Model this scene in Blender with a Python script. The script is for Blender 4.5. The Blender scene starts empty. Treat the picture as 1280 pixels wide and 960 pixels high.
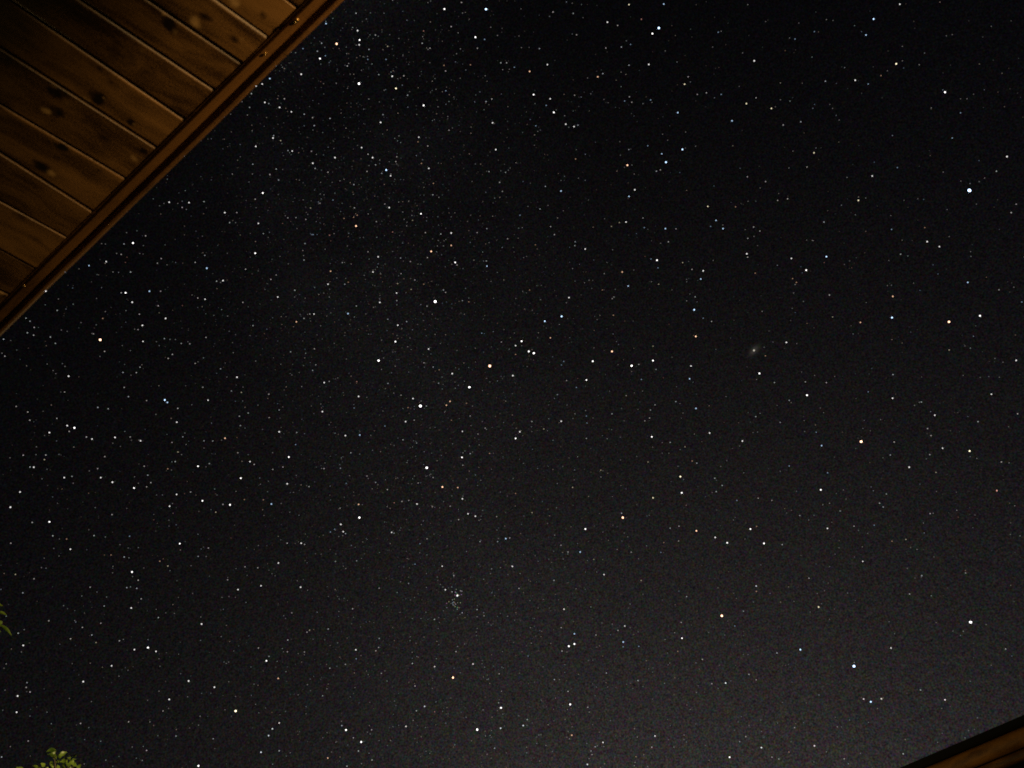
import bpy, bmesh, math, random
from mathutils import Vector, Matrix, noise

# ------------------------------------------------------------------ camera
SC = bpy.context.scene
COL = SC.collection
F = 1240.0                      # focal length in units of a 1280 wide picture
PITCH, ROLL = math.radians(43.0), math.radians(12.0)
CAM = Vector((0.0, 0.0, 1.1))
up_c = Vector((-math.sin(ROLL) * math.cos(PITCH), math.cos(ROLL) * math.cos(PITCH), math.sin(PITCH)))   # world up seen from the camera (right, up, forward)
rt_c = Vector((1, 0, 0)) - up_c * up_c.x
# world axes expressed in camera coordinates: Z = up, Y = forward on the ground, X = Y x Z
y_c = (Vector((0, 0, 1)) - up_c * up_c.z).normalized()
x_c = Vector((math.cos(ROLL), math.sin(ROLL), 0.0))
x_c = (x_c - up_c * x_c.dot(up_c) - y_c * x_c.dot(y_c)).normalized()
def c2w(v):
    return Vector((v.dot(x_c), v.dot(y_c), v.dot(up_c)))
def ray(px, py):
    return c2w(Vector((px - 640.0, 480.0 - py, F))).normalized()

cam_d = bpy.data.cameras.new('camera')
cam = bpy.data.objects.new('camera', cam_d); COL.objects.link(cam)
R_, U_, F_ = c2w(Vector((1, 0, 0))), c2w(Vector((0, 1, 0))), c2w(Vector((0, 0, 1)))
cam.matrix_world = Matrix(((R_.x, U_.x, -F_.x, CAM.x), (R_.y, U_.y, -F_.y, CAM.y), (R_.z, U_.z, -F_.z, CAM.z), (0, 0, 0, 1)))
cam_d.sensor_width = 36.0; cam_d.lens = 36.0 * F / 1280.0
cam_d.clip_start = 0.05; cam_d.clip_end = 30000.0
SC.camera = cam
cam_d.dof.use_dof = True; cam_d.dof.focus_distance = 5000.0; cam_d.dof.aperture_fstop = 10.0      # focused on the stars: near things are a little soft
SC.cycles.pixel_filter_type = 'BLACKMAN_HARRIS'; SC.cycles.filter_width = 1.8

# ------------------------------------------------------------------ exposure
SC.view_settings.view_transform = 'Standard'; SC.view_settings.look = 'None'
SC.view_settings.exposure = 0.0; SC.view_settings.gamma = 1.0
SC.cycles.use_denoising = False
SC.cycles.max_bounces = 6

# ------------------------------------------------------------------ night sky
W = bpy.data.worlds.new('World'); SC.world = W; W.use_nodes = True
nt = W.node_tree; nt.nodes.clear()
def N(tree, t, **kw):
    n = tree.nodes.new(t)
    for k, v in kw.items(): setattr(n, k, v)
    return n
def M(tree, op, a, b=None, c=None, clamp=False):
    n = tree.nodes.new('ShaderNodeMath'); n.operation = op; n.use_clamp = clamp
    for i, x in enumerate((a, b, c)):
        if x is None: continue
        if isinstance(x, (int, float)): n.inputs[i].default_value = x
        else: tree.links.new(x, n.inputs[i])
    return n.outputs[0]
def VM(tree, op, a, b=None, s=None):
    n = tree.nodes.new('ShaderNodeVectorMath'); n.operation = op
    for i, x in enumerate((a, b)):
        if x is None: continue
        if isinstance(x, (tuple, list, Vector)): n.inputs[i].default_value = tuple(x)
        else: tree.links.new(x, n.inputs[i])
    if s is not None:
        if isinstance(s, (int, float)): n.inputs['Scale'].default_value = s
        else: tree.links.new(s, n.inputs['Scale'])
    return n
out = N(nt, 'ShaderNodeOutputWorld'); bg = N(nt, 'ShaderNodeBackground')
nt.links.new(bg.outputs[0], out.inputs[0])
tc = N(nt, 'ShaderNodeTexCoord'); dirn = VM(nt, 'NORMALIZE', tc.outputs['Generated']).outputs[0]
glow = ray(960, 1400)                                     # where the light of a far town brightens the sky
ang = M(nt, 'ARCCOSINE', VM(nt, 'DOT_PRODUCT', dirn, glow).outputs['Value'])
g = M(nt, 'EXPONENT', M(nt, 'MULTIPLY', M(nt, 'SUBTRACT', ang, math.radians(14.0)), -1.0 / math.radians(13.8)))
g = M(nt, 'MULTIPLY', g, 0.0285)
gcol = N(nt, 'ShaderNodeCombineXYZ'); gcol.inputs[0].default_value = 1.05; gcol.inputs[1].default_value = 0.91; gcol.inputs[2].default_value = 0.84
town = VM(nt, 'SCALE', gcol.outputs[0], s=g).outputs[0]
sky = N(nt, 'ShaderNodeTexSky', sky_type='NISHITA', sun_disc=False)
sky.sun_elevation = math.radians(14.0); sky.sun_rotation = math.radians(60.0)
hs = N(nt, 'ShaderNodeHueSaturation'); hs.inputs['Saturation'].default_value = 0.45; nt.links.new(sky.outputs[0], hs.inputs['Color'])
base = VM(nt, 'MULTIPLY', hs.outputs[0], (0.00036, 0.00034, 0.00053)).outputs[0]
# faint band of the milky way, uneven
mw_n = ray(640, 480).cross(ray(480, 120)); mw_n = (ray(410, 40).cross(ray(600, 800))).normalized()
band = M(nt, 'EXPONENT', M(nt, 'MULTIPLY', M(nt, 'POWER', M(nt, 'DIVIDE', VM(nt, 'DOT_PRODUCT', dirn, mw_n).outputs['Value'], 0.15), 2.0), -1.0))
cl = N(nt, 'ShaderNodeTexNoise'); cl.inputs['Scale'].default_value = 9.0; cl.inputs['Detail'].default_value = 5.0
nt.links.new(dirn, cl.inputs['Vector'])
band = M(nt, 'MULTIPLY', band, M(nt, 'MULTIPLY', M(nt, 'POWER', cl.outputs['Fac'], 1.6), 0.0058))
bcol = N(nt, 'ShaderNodeCombineXYZ'); bcol.inputs[0].default_value = 1.0; bcol.inputs[1].default_value = 0.95; bcol.inputs[2].default_value = 1.0
milky = VM(nt, 'SCALE', bcol.outputs[0], s=band).outputs[0]
tot = VM(nt, 'ADD', VM(nt, 'ADD', town, base).outputs[0], milky).outputs[0]
# camera noise imitated as fine grain in the sky colour, one per channel
def grain(scale, off, lo, hi):
    n = N(nt, 'ShaderNodeTexNoise'); n.inputs['Scale'].default_value = scale; n.inputs['Detail'].default_value = 1.0
    nt.links.new(VM(nt, 'ADD', dirn, off).outputs[0], n.inputs['Vector'])
    mr = N(nt, 'ShaderNodeMapRange'); mr.inputs['From Min'].default_value = 0.25; mr.inputs['From Max'].default_value = 0.75
    mr.inputs['To Min'].default_value = lo; mr.inputs['To Max'].default_value = hi; mr.clamp = False
    nt.links.new(n.outputs['Fac'], mr.inputs[0]); return mr.outputs[0]
cx = N(nt, 'ShaderNodeCombineXYZ')
GR = 620.0
common = grain(GR, (4.4, 8.8, 2.2), 0.45, 1.55)
for i, off in enumerate(((0, 0, 0), (7.1, 3.3, 5.2), (2.7, 9.4, 1.8))):
    nt.links.new(M(nt, 'MULTIPLY', M(nt, 'MULTIPLY', grain(GR, off, 0.45, 1.55), common), grain(GR * 0.37, (off[1] + 1, off[2], off[0]), 0.8, 1.2)), cx.inputs[i])
tot = VM(nt, 'MAXIMUM', VM(nt, 'MULTIPLY', tot, cx.outputs[0]).outputs[0], (0.0, 0.0, 0.0)).outputs[0]
nt.links.new(tot, bg.inputs['Color']); bg.inputs['Strength'].default_value = 1.0

# ------------------------------------------------------------------ the house lamp that lights the boards (out of the picture)
def point_lamp(name, loc, watts, color, radius):
    ld = bpy.data.lights.new(name, 'POINT'); ld.energy = watts; ld.color = color; ld.shadow_soft_size = radius
    o = bpy.data.objects.new(name, ld); COL.objects.link(o); o.location = loc; return o

# ------------------------------------------------------------------ helpers
def tag(o, label=None, cat=None, group=None, kind=None):
    for k, v in (('label', label), ('category', cat), ('group', group), ('kind', kind)):
        if v: o[k] = v
    return o
def empty(name, loc):
    o = bpy.data.objects.new(name, None); COL.objects.link(o); o.location = loc; return o
def link(name, me, mat, parent=None):
    o = bpy.data.objects.new(name, me); COL.objects.link(o)
    if mat: me.materials.append(mat)
    if parent:
        o.parent = parent; o.location = -parent.location
    return o
def mesh(name, V, Fc, smooth=False):
    me = bpy.data.meshes.new(name); me.from_pydata([tuple(v) for v in V], [], Fc); me.update()
    if smooth:
        for p in me.polygons: p.use_smooth = True
    return me
def hexa(c):
    """eight corners (bottom ring of four, top ring of four) -> verts, faces"""
    return list(c), [(3, 2, 1, 0), (4, 5, 6, 7), (0, 1, 5, 4), (1, 2, 6, 5), (2, 3, 7, 6), (3, 0, 4, 7)]
def fix_normals(me, bevel=0.0):
    bm = bmesh.new(); bm.from_mesh(me)
    bmesh.ops.recalc_face_normals(bm, faces=bm.faces)
    if bevel: bmesh.ops.bevel(bm, geom=list(bm.edges), offset=bevel, segments=2, affect='EDGES')
    bm.to_mesh(me); bm.free()

def new_mat(name):
    m = bpy.data.materials.new(name); m.use_nodes = True
    return m, m.node_tree, m.node_tree.nodes['Principled BSDF']

def wood_mat(name, dark, light, rough=0.5, coarse=1.0, knots=True):
    """stained softwood; 'grain' attribute = (across, along, board number)"""
    m, t, b = new_mat(name)
    at = N(t, 'ShaderNodeAttribute', attribute_name='grain')
    mp = N(t, 'ShaderNodeMapping'); mp.inputs['Scale'].default_value = (34 * coarse, 1.6, 11.3); t.links.new(at.outputs['Vector'], mp.inputs['Vector'])
    wobb = N(t, 'ShaderNodeTexNoise'); wobb.inputs['Scale'].default_value = 6.0; t.links.new(at.outputs['Vector'], wobb.inputs['Vector'])
    v2 = VM(t, 'ADD', mp.outputs[0], VM(t, 'SCALE', wobb.outputs['Color'], s=1.7).outputs[0]).outputs[0]
    n1 = N(t, 'ShaderNodeTexNoise'); n1.inputs['Scale'].default_value = 1.0; n1.inputs['Detail'].default_value = 6.0; n1.inputs['Roughness'].default_value = 0.62
    t.links.new(v2, n1.inputs['Vector'])
    mp2 = N(t, 'ShaderNodeMapping'); mp2.inputs['Scale'].default_value = (9, 5.0, 3.7); t.links.new(at.outputs['Vector'], mp2.inputs['Vector'])
    n2 = N(t, 'ShaderNodeTexNoise'); n2.inputs['Scale'].default_value = 1.0; n2.inputs['Detail'].default_value = 4.0; t.links.new(mp2.outputs[0], n2.inputs['Vector'])
    fine = N(t, 'ShaderNodeTexNoise'); fine.inputs['Scale'].default_value = 420.0; fine.inputs['Detail'].default_value = 2.0; t.links.new(at.outputs['Vector'], fine.inputs['Vector'])
    f = M(t, 'ADD', M(t, 'MULTIPLY', n1.outputs['Fac'], 0.85), M(t, 'MULTIPLY', n2.outputs['Fac'], 0.55))
    wn = N(t, 'ShaderNodeTexWhiteNoise', noise_dimensions='1D'); sz = N(t, 'ShaderNodeSeparateXYZ'); t.links.new(at.outputs['Vector'], sz.inputs[0]); t.links.new(sz.outputs[2], wn.inputs['W'])
    f = M(t, 'ADD', f, M(t, 'MULTIPLY', M(t, 'SUBTRACT', wn.outputs['Value'], 0.8), 0.28))
    f = M(t, 'ADD', f, M(t, 'MULTIPLY', M(t, 'SUBTRACT', fine.outputs['Fac'], 0.5), 0.75))
    cr = N(t, 'ShaderNodeValToRGB'); cr.color_ramp.elements[0].position = 0.44; cr.color_ramp.elements[1].position = 0.80
    cr.color_ramp.elements[0].color = (*dark, 1); cr.color_ramp.elements[1].color = (*light, 1)
    t.links.new(f, cr.inputs['Fac']); colr = cr.outputs['Color']
    if knots:
        k = N(t, 'ShaderNodeAttribute', attribute_name='knot')       # x dark heart of a knot, y pale patches
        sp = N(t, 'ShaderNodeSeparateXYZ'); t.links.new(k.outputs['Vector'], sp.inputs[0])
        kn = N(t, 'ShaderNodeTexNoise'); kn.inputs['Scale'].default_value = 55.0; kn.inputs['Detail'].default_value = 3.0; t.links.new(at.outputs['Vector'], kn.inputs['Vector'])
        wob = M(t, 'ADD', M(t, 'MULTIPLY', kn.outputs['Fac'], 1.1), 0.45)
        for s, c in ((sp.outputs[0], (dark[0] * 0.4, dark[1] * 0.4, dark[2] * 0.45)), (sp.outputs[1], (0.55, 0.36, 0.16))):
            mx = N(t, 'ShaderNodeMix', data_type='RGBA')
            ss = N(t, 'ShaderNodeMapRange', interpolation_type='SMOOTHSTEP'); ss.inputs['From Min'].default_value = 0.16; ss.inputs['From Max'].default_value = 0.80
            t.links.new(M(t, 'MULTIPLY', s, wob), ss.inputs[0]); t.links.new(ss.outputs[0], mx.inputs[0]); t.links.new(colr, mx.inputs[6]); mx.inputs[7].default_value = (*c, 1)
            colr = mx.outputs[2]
    t.links.new(colr, b.inputs['Base Color']); b.inputs['Roughness'].default_value = rough
    bu = N(t, 'ShaderNodeBump'); bu.inputs['Strength'].default_value = 0.35; bu.inputs['Distance'].default_value = 0.002
    t.links.new(f, bu.inputs['Height']); t.links.new(bu.outputs[0], b.inputs['Normal'])
    return m
def add_grain(me, fn, knot=None):
    a = me.attributes.new('grain', 'FLOAT_VECTOR', 'POINT')
    k = me.attributes.new('knot', 'FLOAT_VECTOR', 'POINT') if knot else None
    for i, v in enumerate(me.vertices):
        a.data[i].vector = fn(i, v.co)
        if k: k.data[i].vector = knot(v.co)

SOFFIT_WOOD = wood_mat('soffit_wood', (0.030, 0.014, 0.005), (0.30, 0.165, 0.055), 0.42)
TRIM_WOOD = wood_mat('trim_wood', (0.04, 0.018, 0.006), (0.24, 0.12, 0.038), 0.45, knots=False)
DARK_TRIM = wood_mat('fascia_wood', (0.05, 0.024, 0.008), (0.24, 0.12, 0.04), 0.55, knots=False)
def plain(name, c, rough, metal=0.0, scale=40.0, var=0.35):
    m, t, b = new_mat(name)
    n = N(t, 'ShaderNodeTexNoise'); n.inputs['Scale'].default_value = scale; n.inputs['Detail'].default_value = 4.0
    co = N(t, 'ShaderNodeTexCoord'); t.links.new(co.outputs['Object'], n.inputs['Vector'])
    cr = N(t, 'ShaderNodeValToRGB'); cr.color_ramp.elements[0].position = 0.3; cr.color_ramp.elements[1].position = 0.7
    cr.color_ramp.elements[0].color = (*[x * (1 - var) for x in c], 1); cr.color_ramp.elements[1].color = (*[x * (1 + var) for x in c], 1)
    t.links.new(n.outputs['Fac'], cr.inputs['Fac']); t.links.new(cr.outputs[0], b.inputs['Base Color'])
    b.inputs['Roughness'].default_value = rough; b.inputs['Metallic'].default_value = metal
    return m
SHINGLE = plain('roof_felt', (0.03, 0.03, 0.032), 0.9)
BRASS = plain('brass', (0.75, 0.5, 0.2), 0.35, 1.0)
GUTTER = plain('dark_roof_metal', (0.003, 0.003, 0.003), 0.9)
GRASS = plain('lawn', (0.04, 0.06, 0.02), 0.95, scale=3.0)
BARK = plain('bark', (0.06, 0.045, 0.03), 0.9, scale=25.0)

# ------------------------------------------------------------------ ground
gs = 9000.0
gr = link('ground', mesh('ground', [(-gs, -gs, 0), (gs, -gs, 0), (gs, gs, 0), (-gs, gs, 0)], [(0, 1, 2, 3)]), GRASS)
tag(gr, kind='structure')

# ------------------------------------------------------------------ porch roof: boarded soffit, inner trim board, fascia
H = 1.8                                                     # distance from the eye to the boards, square to them
n_w = c2w(Vector((-0.29481, 0.72188, 0.62607))).normalized()     # up out of the boards
e_w = c2w(Vector((-0.75176, -0.57967, 0.31438))).normalized()    # along the roof edge
q_w = c2w(Vector((0.58987, -0.37797, 0.71358))).normalized()     # along the boards, outwards
def S(u, v, k=1.0):
    """a point of the roof: u along the edge, v outwards, k height (1 = underside of the boards), in units of H"""
    return CAM + (e_w * (u * k) + q_w * (v * k) + n_w * k) * H
def to_uv(px, py):
    r = ray(px, py); d = r.dot(n_w); return r.dot(e_w) / d, r.dot(q_w) / d
def line_uv(p0, p1):
    (u0, v0), (u1, v1) = to_uv(*p0), to_uv(*p1)
    s = (u1 - u0) / (v1 - v0)
    return lambda v: u0 + s * (v - v0)
seams = [line_uv(a, b) for a, b in (((0, 311), (42, 334)), ((0, 251), (79, 294)), ((0, 191), (113, 263)), ((0, 130), (152, 220)),
         ((0, 60), (192, 183)), ((25, 10), (228, 148)), ((102, 2), (265, 111)), ((185, 0), (297, 76)), ((270, 0), (333, 45)), ((345, -10), (371, 10)))]
# the last seam is too short to take its slope from the picture: keep the slope of its neighbour
u9 = to_uv(371, 10); d8 = seams[8](0.48) ; seams[9] = (lambda s8, off: (lambda v: s8(v) + off))(seams[8], u9[0] - seams[8](u9[1]))
first, last = seams[0], seams[-1]
full = [(lambda k: (lambda v: first(0.45) + 0.052 * k + 0.0))(k) for k in range(14, 0, -1)] + seams + [(lambda k: (lambda v: last(0.45) - 0.05 * k))(k) for k in range(1, 16)]
V_IN, V_BACK = 0.470, -0.75
KNOTS = [(213, 30, 7, .9), (150, 68, 13, .55), (120, 121, 8, 1), (72, 116, 9, .9), (162, 152, 5, .9), (80, 185, 5.5, 1), (50, 208, 8, .85), (68, 138, 7, .8),
         (181, 191, 4, .9), (258, 22, 6, .7), (290, 47, 5, .6), (125, 84, 10, .5), (130, 172, 9, .45), (218, 38, 6, .6), (120, 213, 3, .7), (30, 35, 8, .5), (72, 198, 4, .6),
         (185, 90, 10, .5), (25, 270, 9, .5), (45, 300, 7, .4), (330, 20, 4, .5), (105, 150, 3, .5), (140, 105, 9, .45)]
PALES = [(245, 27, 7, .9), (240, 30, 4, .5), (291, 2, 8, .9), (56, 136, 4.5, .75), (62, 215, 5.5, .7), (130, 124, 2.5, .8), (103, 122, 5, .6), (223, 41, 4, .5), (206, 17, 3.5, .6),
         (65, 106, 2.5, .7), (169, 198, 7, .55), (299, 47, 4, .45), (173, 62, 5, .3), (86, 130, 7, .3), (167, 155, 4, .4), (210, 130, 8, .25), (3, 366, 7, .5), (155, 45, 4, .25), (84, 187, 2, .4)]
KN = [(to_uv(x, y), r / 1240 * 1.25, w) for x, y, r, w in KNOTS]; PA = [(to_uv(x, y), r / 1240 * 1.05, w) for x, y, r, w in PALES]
rk = random.Random(5)
for _ in range(60):                                          # knots on the boards outside the picture
    uu, vv = rk.uniform(-0.9, 1.5), rk.uniform(-0.7, 0.15)
    KN.append(((uu, vv), rk.uniform(0.004, 0.009), rk.uniform(0.5, 1)))
BIN = {}
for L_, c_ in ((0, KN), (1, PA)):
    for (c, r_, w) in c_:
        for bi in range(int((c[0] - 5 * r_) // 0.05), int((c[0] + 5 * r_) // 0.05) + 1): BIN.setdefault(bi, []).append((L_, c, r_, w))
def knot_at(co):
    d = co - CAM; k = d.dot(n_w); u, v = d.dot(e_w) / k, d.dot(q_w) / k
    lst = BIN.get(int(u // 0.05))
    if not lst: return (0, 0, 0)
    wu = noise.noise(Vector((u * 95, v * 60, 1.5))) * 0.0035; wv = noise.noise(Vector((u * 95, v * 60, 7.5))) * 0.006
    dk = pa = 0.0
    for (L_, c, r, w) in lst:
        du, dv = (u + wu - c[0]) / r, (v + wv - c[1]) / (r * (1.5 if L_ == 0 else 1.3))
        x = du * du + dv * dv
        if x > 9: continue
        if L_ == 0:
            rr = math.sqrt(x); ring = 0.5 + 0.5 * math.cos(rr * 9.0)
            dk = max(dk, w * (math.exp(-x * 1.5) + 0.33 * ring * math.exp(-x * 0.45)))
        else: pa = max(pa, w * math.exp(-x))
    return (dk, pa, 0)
roof = empty('porch_roof', S(0.5, 0.45))
V, Fc, G = [], [], []
gap, cham0, dep = 0.0006, 0.0022, 0.0022
rb = random.Random(2)
for i in range(len(full) - 1):
    a, b = full[i], full[i + 1]                               # a has the larger u
    sag = rb.uniform(-0.0008, 0.0008); cham = cham0 * rb.uniform(0.5, 1.3)
    nv = 170 if 12 <= i <= 25 else 60
    nf_ = 24 if 12 <= i <= 25 else 8
    fr = [(z + 1) / (nf_ + 1) for z in range(nf_)]
    start = len(V); ncol = None
    for j in range(nv + 1):
        tt = j / nv; v = V_BACK + (V_IN - V_BACK) * (1 - (1 - tt) ** 1.7)
        ua, ub = a(v) - gap, b(v) + gap; w = ua - ub
        prof = [(ub, 1.0 + dep * 1.8), (ub, 1.0 + dep), (ub + cham * 0.55, 1.0 + dep * 0.32), (ub + cham, 1.0)] + [(ub + cham + (w - 2 * cham) * f, 1.0) for f in fr] + [(ua - cham, 1.0), (ua - cham * 0.55, 1.0 + dep * 0.32), (ua, 1.0 + dep), (ua, 1.0 + dep * 1.8)]
        ncol = len(prof)
        for (u, k) in prof:
            V.append(CAM + (e_w * u + q_w * v + n_w * (k + sag)) * H); G.append(((u - ub) * H + i * 3.17, v * H + i * 5.3, i * 1.7))
    for j in range(nv):
        for c in range(ncol - 1):
            p = start + j * ncol + c
            Fc.append((p, p + 1, p + ncol + 1, p + ncol))
me = mesh('soffit', V, Fc)
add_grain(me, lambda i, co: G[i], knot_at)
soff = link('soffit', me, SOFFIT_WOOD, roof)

def bar(name, v0, v1, k0, k1, mat, u0=1.35, u1=-0.55, skew=0.0, wav=0.0, seg=70, parent=roof, r=0.0016):
    """a board along the roof edge with softened lower corners; v0..v1 its width seen at height k0 (lower face), k1 its top"""
    V, Fc, G = [], [], []
    for j in range(seg + 1):
        u = u0 + (u1 - u0) * j / seg
        sk = (0.83 - u) * skew + wav * noise.noise(Vector((u * 9, v0 * 50, 3.0)))
        A, B = (v0 + sk) * k0, (v1 + sk) * k0
        prof = [(A, k1), (A, k0 + r), (A + r * 0.3, k0 + r * 0.3), (A + r * 1.6, k0), ((A + B) / 2, k0), (B - r * 1.6, k0), (B - r * 0.3, k0 + r * 0.3), (B, k0 + r), (B, k1)]
        for (v, k) in prof:
            V.append(CAM + (e_w * u + q_w * v + n_w * k) * H); G.append((v * H * 1.0, u * H, v0 * 40))
    nc = 9
    for j in range(seg):
        for c in range(nc):
            p, q = j * nc + c, j * nc + (c + 1) % nc
            Fc.append((p, q, q + nc, p + nc))
    Fc.append(tuple(range(nc - 1, -1, -1))); Fc.append(tuple(seg * nc + c for c in range(nc)))
    me = mesh(name, V, Fc); fix_normals(me)
    add_grain(me, lambda i, co: G[i])
    return link(name, me, mat, parent)
SK = 0.014
bar('trim_board', 0.4575, 0.4690, 0.992, 1.03, TRIM_WOOD, skew=SK, wav=0.0008, r=0.0030)
bar('moulding', 0.4530, 0.4573, 0.9972, 1.03, DARK_TRIM, skew=SK, wav=0.0006, r=0.0014)
bar('fascia_board', 0.4755, 0.4815, 0.989, 1.085, DARK_TRIM, skew=SK, wav=0.0010)
bar('backing_strip', 0.4712, 0.4738, 1.0035, 1.03, SHINGLE, skew=SK)
# roof deck with felt on top
dv, df = hexa([S(1.4, -0.8, 1.012), S(-0.6, -0.8, 1.012), S(-0.6, 0.455, 1.012), S(1.4, 0.455, 1.012), S(1.4, -0.8, 1.08), S(-0.6, -0.8, 1.08), S(-0.6, 0.478, 1.08), S(1.4, 0.478, 1.08)])
dm = mesh('roof_deck', dv, df); fix_normals(dm); link('roof_deck', dm, SHINGLE, roof)
def screw(px, py, r_px, mat):
    r = ray(px, py); k = 0.991 - 0.0006; p = CAM + r * (H * k / r.dot(n_w)); rad = r_px / 1240 * (p - CAM).length
    bm = bmesh.new(); bmesh.ops.create_uvsphere(bm, u_segments=16, v_segments=10, radius=rad)
    bmesh.ops.scale(bm, vec=(1, 1, 0.55), verts=bm.verts)
    rot = n_w.to_track_quat('Z', 'Y').to_matrix().to_4x4()
    bmesh.ops.transform(bm, matrix=Matrix.Translation(p) @ rot, verts=bm.verts)
    me = bpy.data.meshes.new('screw'); bm.to_mesh(me); bm.free()
    for f in me.polygons: f.use_smooth = True
    link('screw', me, mat, roof)
screw(371, 26, 3.0, BRASS); screw(332, 67, 1.7, BRASS); screw(30, 357, 1.4, BRASS)
tag(roof, 'brown boarded underside of a sloping wooden porch roof with knots and trim', 'porch roof')

# ------------------------------------------------------------------ neighbouring shed: only its eave corner shows
A, B = ray(1130, 957), ray(1280, 893)
d_w = A.cross(B).cross(Vector((0, 0, 1))).normalized()
if d_w.dot(B - A) < 0: d_w = -d_w
Pb = CAM + B * (7.0 / math.hypot(B.x, B.y))
away = Vector((-d_w.y, d_w.x, 0)).normalized()
if away.dot(Pb - CAM) < 0: away = -away
Z = Vector((0, 0, 1))
shed = empty('shed', Vector((Pb.x, Pb.y, 0)) + away * 1.6)
def shed_bar(name, a0, a1, z0, z1, mat, t0=-5.0, t1=4.0, bev=0.006):
    c = [Pb + d_w * t + away * a + Z * z for z in (z0, z1) for (t, a) in ((t0, a0), (t1, a0), (t1, a1), (t0, a1))]
    v, f = hexa(c); me = mesh(name, v, f); fix_normals(me, bev)
    add_grain(me, lambda i, co: ((co - Pb).dot(Z) + (co - Pb).dot(away), (co - Pb).dot(d_w), z0 * 5))
    return link(name, me, mat, shed)
SHED_WOOD = wood_mat('shed_wood', (0.08, 0.030, 0.005), (0.42, 0.18, 0.026), 0.6, coarse=0.7, knots=False)
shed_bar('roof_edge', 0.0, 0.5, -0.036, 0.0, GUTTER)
def shed_round(name, a_mid, z_mid, ra, rz, t0=-5.0, t1=4.0, seg=90, n=22):
    """a log-like rounded board along the eave, a little uneven"""
    V, Fc, G = [], [], []
    for j in range(seg + 1):
        t = t0 + (t1 - t0) * j / seg
        for k in range(n):
            th = 2 * math.pi * k / n; c_, s_ = math.cos(th), math.sin(th)
            wob = 1 + 0.05 * noise.noise(Vector((t * 2.2, c_ * 1.3 + z_mid * 9, s_ * 1.3)))
            V.append(Pb + d_w * t + away * (a_mid + ra * wob * math.copysign(abs(c_) ** 0.8, c_)) + Z * (z_mid + rz * wob * math.copysign(abs(s_) ** 0.8, s_)))
            G.append((th * 0.05, t, z_mid * 5))
    for j in range(seg):
        for k in range(n):
            p, q = j * n + k, j * n + (k + 1) % n; Fc.append((p, q, q + n, p + n))
    Fc.append(tuple(range(n - 1, -1, -1))); Fc.append(tuple(seg * n + k for k in range(n)))
    me = mesh(name, V, Fc, True); fix_normals(me); add_grain(me, lambda i, co: G[i]); return link(name, me, SHED_WOOD, shed)
shed_round('fascia_board', 0.085, -0.094, 0.045, 0.053)
shed_round('trim_board', 0.160, -0.166, 0.032, 0.032)
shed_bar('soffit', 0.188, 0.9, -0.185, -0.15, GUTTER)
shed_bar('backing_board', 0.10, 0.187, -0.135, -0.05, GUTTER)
shed_bar('wall', 0.9, 3.2, -Pb.z, -0.19, DARK_TRIM, -4.6, 3.6)
rv = [Pb + d_w * t + p for t in (-5.0, 4.0) for p in (away * 0.02 + Z * 0.003, away * 2.0 + Z * 0.62, away * 4.0 + Z * 0.003)]
rm = mesh('roof', rv, [(0, 1, 4, 3), (1, 2, 5, 4), (2, 0, 3, 5), (0, 2, 1), (3, 4, 5)]); fix_normals(rm); link('roof', rm, SHINGLE, shed)
tag(shed, 'dark shed whose lamplit brown eave crosses the lower corner of the sky', 'shed')

# ------------------------------------------------------------------ small tree: only twig ends with leaves reach the picture
m, t, b = new_mat('leaf'); LEAF = m
n = N(t, 'ShaderNodeTexNoise'); n.inputs['Scale'].default_value = 16.0; co = N(t, 'ShaderNodeTexCoord'); t.links.new(co.outputs['Object'], n.inputs['Vector'])
cr = N(t, 'ShaderNodeValToRGB'); cr.color_ramp.elements[0].position = 0.35; cr.color_ramp.elements[1].position = 0.65
cr.color_ramp.elements[0].color = (0.05, 0.10, 0.012, 1); cr.color_ramp.elements[1].color = (0.21, 0.30, 0.045, 1)
t.links.new(n.outputs['Fac'], cr.inputs['Fac']); t.links.new(cr.outputs[0], b.inputs['Base Color']); b.inputs['Roughness'].default_value = 0.38
tr = N(t, 'ShaderNodeBsdfTranslucent'); t.links.new(cr.outputs[0], tr.inputs['Color'])
mx = N(t, 'ShaderNodeMixShader'); mx.inputs[0].default_value = 0.35; t.links.new(b.outputs[0], mx.inputs[1]); t.links.new(tr.outputs[0], mx.inputs[2])
t.links.new(mx.outputs[0], t.nodes['Material Output'].inputs['Surface'])
TD = 6.0
def tp(px, py, d=TD): return CAM + ray(px, py) * d
tree = empty('leafy_tree', Vector((tp(-150, 1120).x, tp(-150, 1120).y, 0)))
V, Fc = [], []
def leaf(base, tip, width, sag=0.15, normal=None):
    d = tip - base; L = d.length; d.normalize()
    nn = (normal or Vector((rl.uniform(-1, 1), rl.uniform(-1, 1), rl.uniform(0, 1)))); side = d.cross(nn).normalized(); nn = side.cross(d)
    st = len(V)
    prof = [0.12, 0.7, 1.0, 0.85, 0.45, 0.05]
    for i, w in enumerate(prof):
        s = i / (len(prof) - 1); c = base + d * (L * s) + nn * (sag * L * 4 * s * (1 - s))
        hw = width * 0.5 * w
        V.extend((c - side * hw + nn * hw * 0.35, c, c + side * hw + nn * hw * 0.35))
    for i in range(len(prof) - 1):
        p = st + i * 3; Fc.extend(((p, p + 1, p + 4, p + 3), (p + 1, p + 2, p + 5, p + 4)))
rl = random.Random(11)
px_m = TD / 1240 * 1.1
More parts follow.
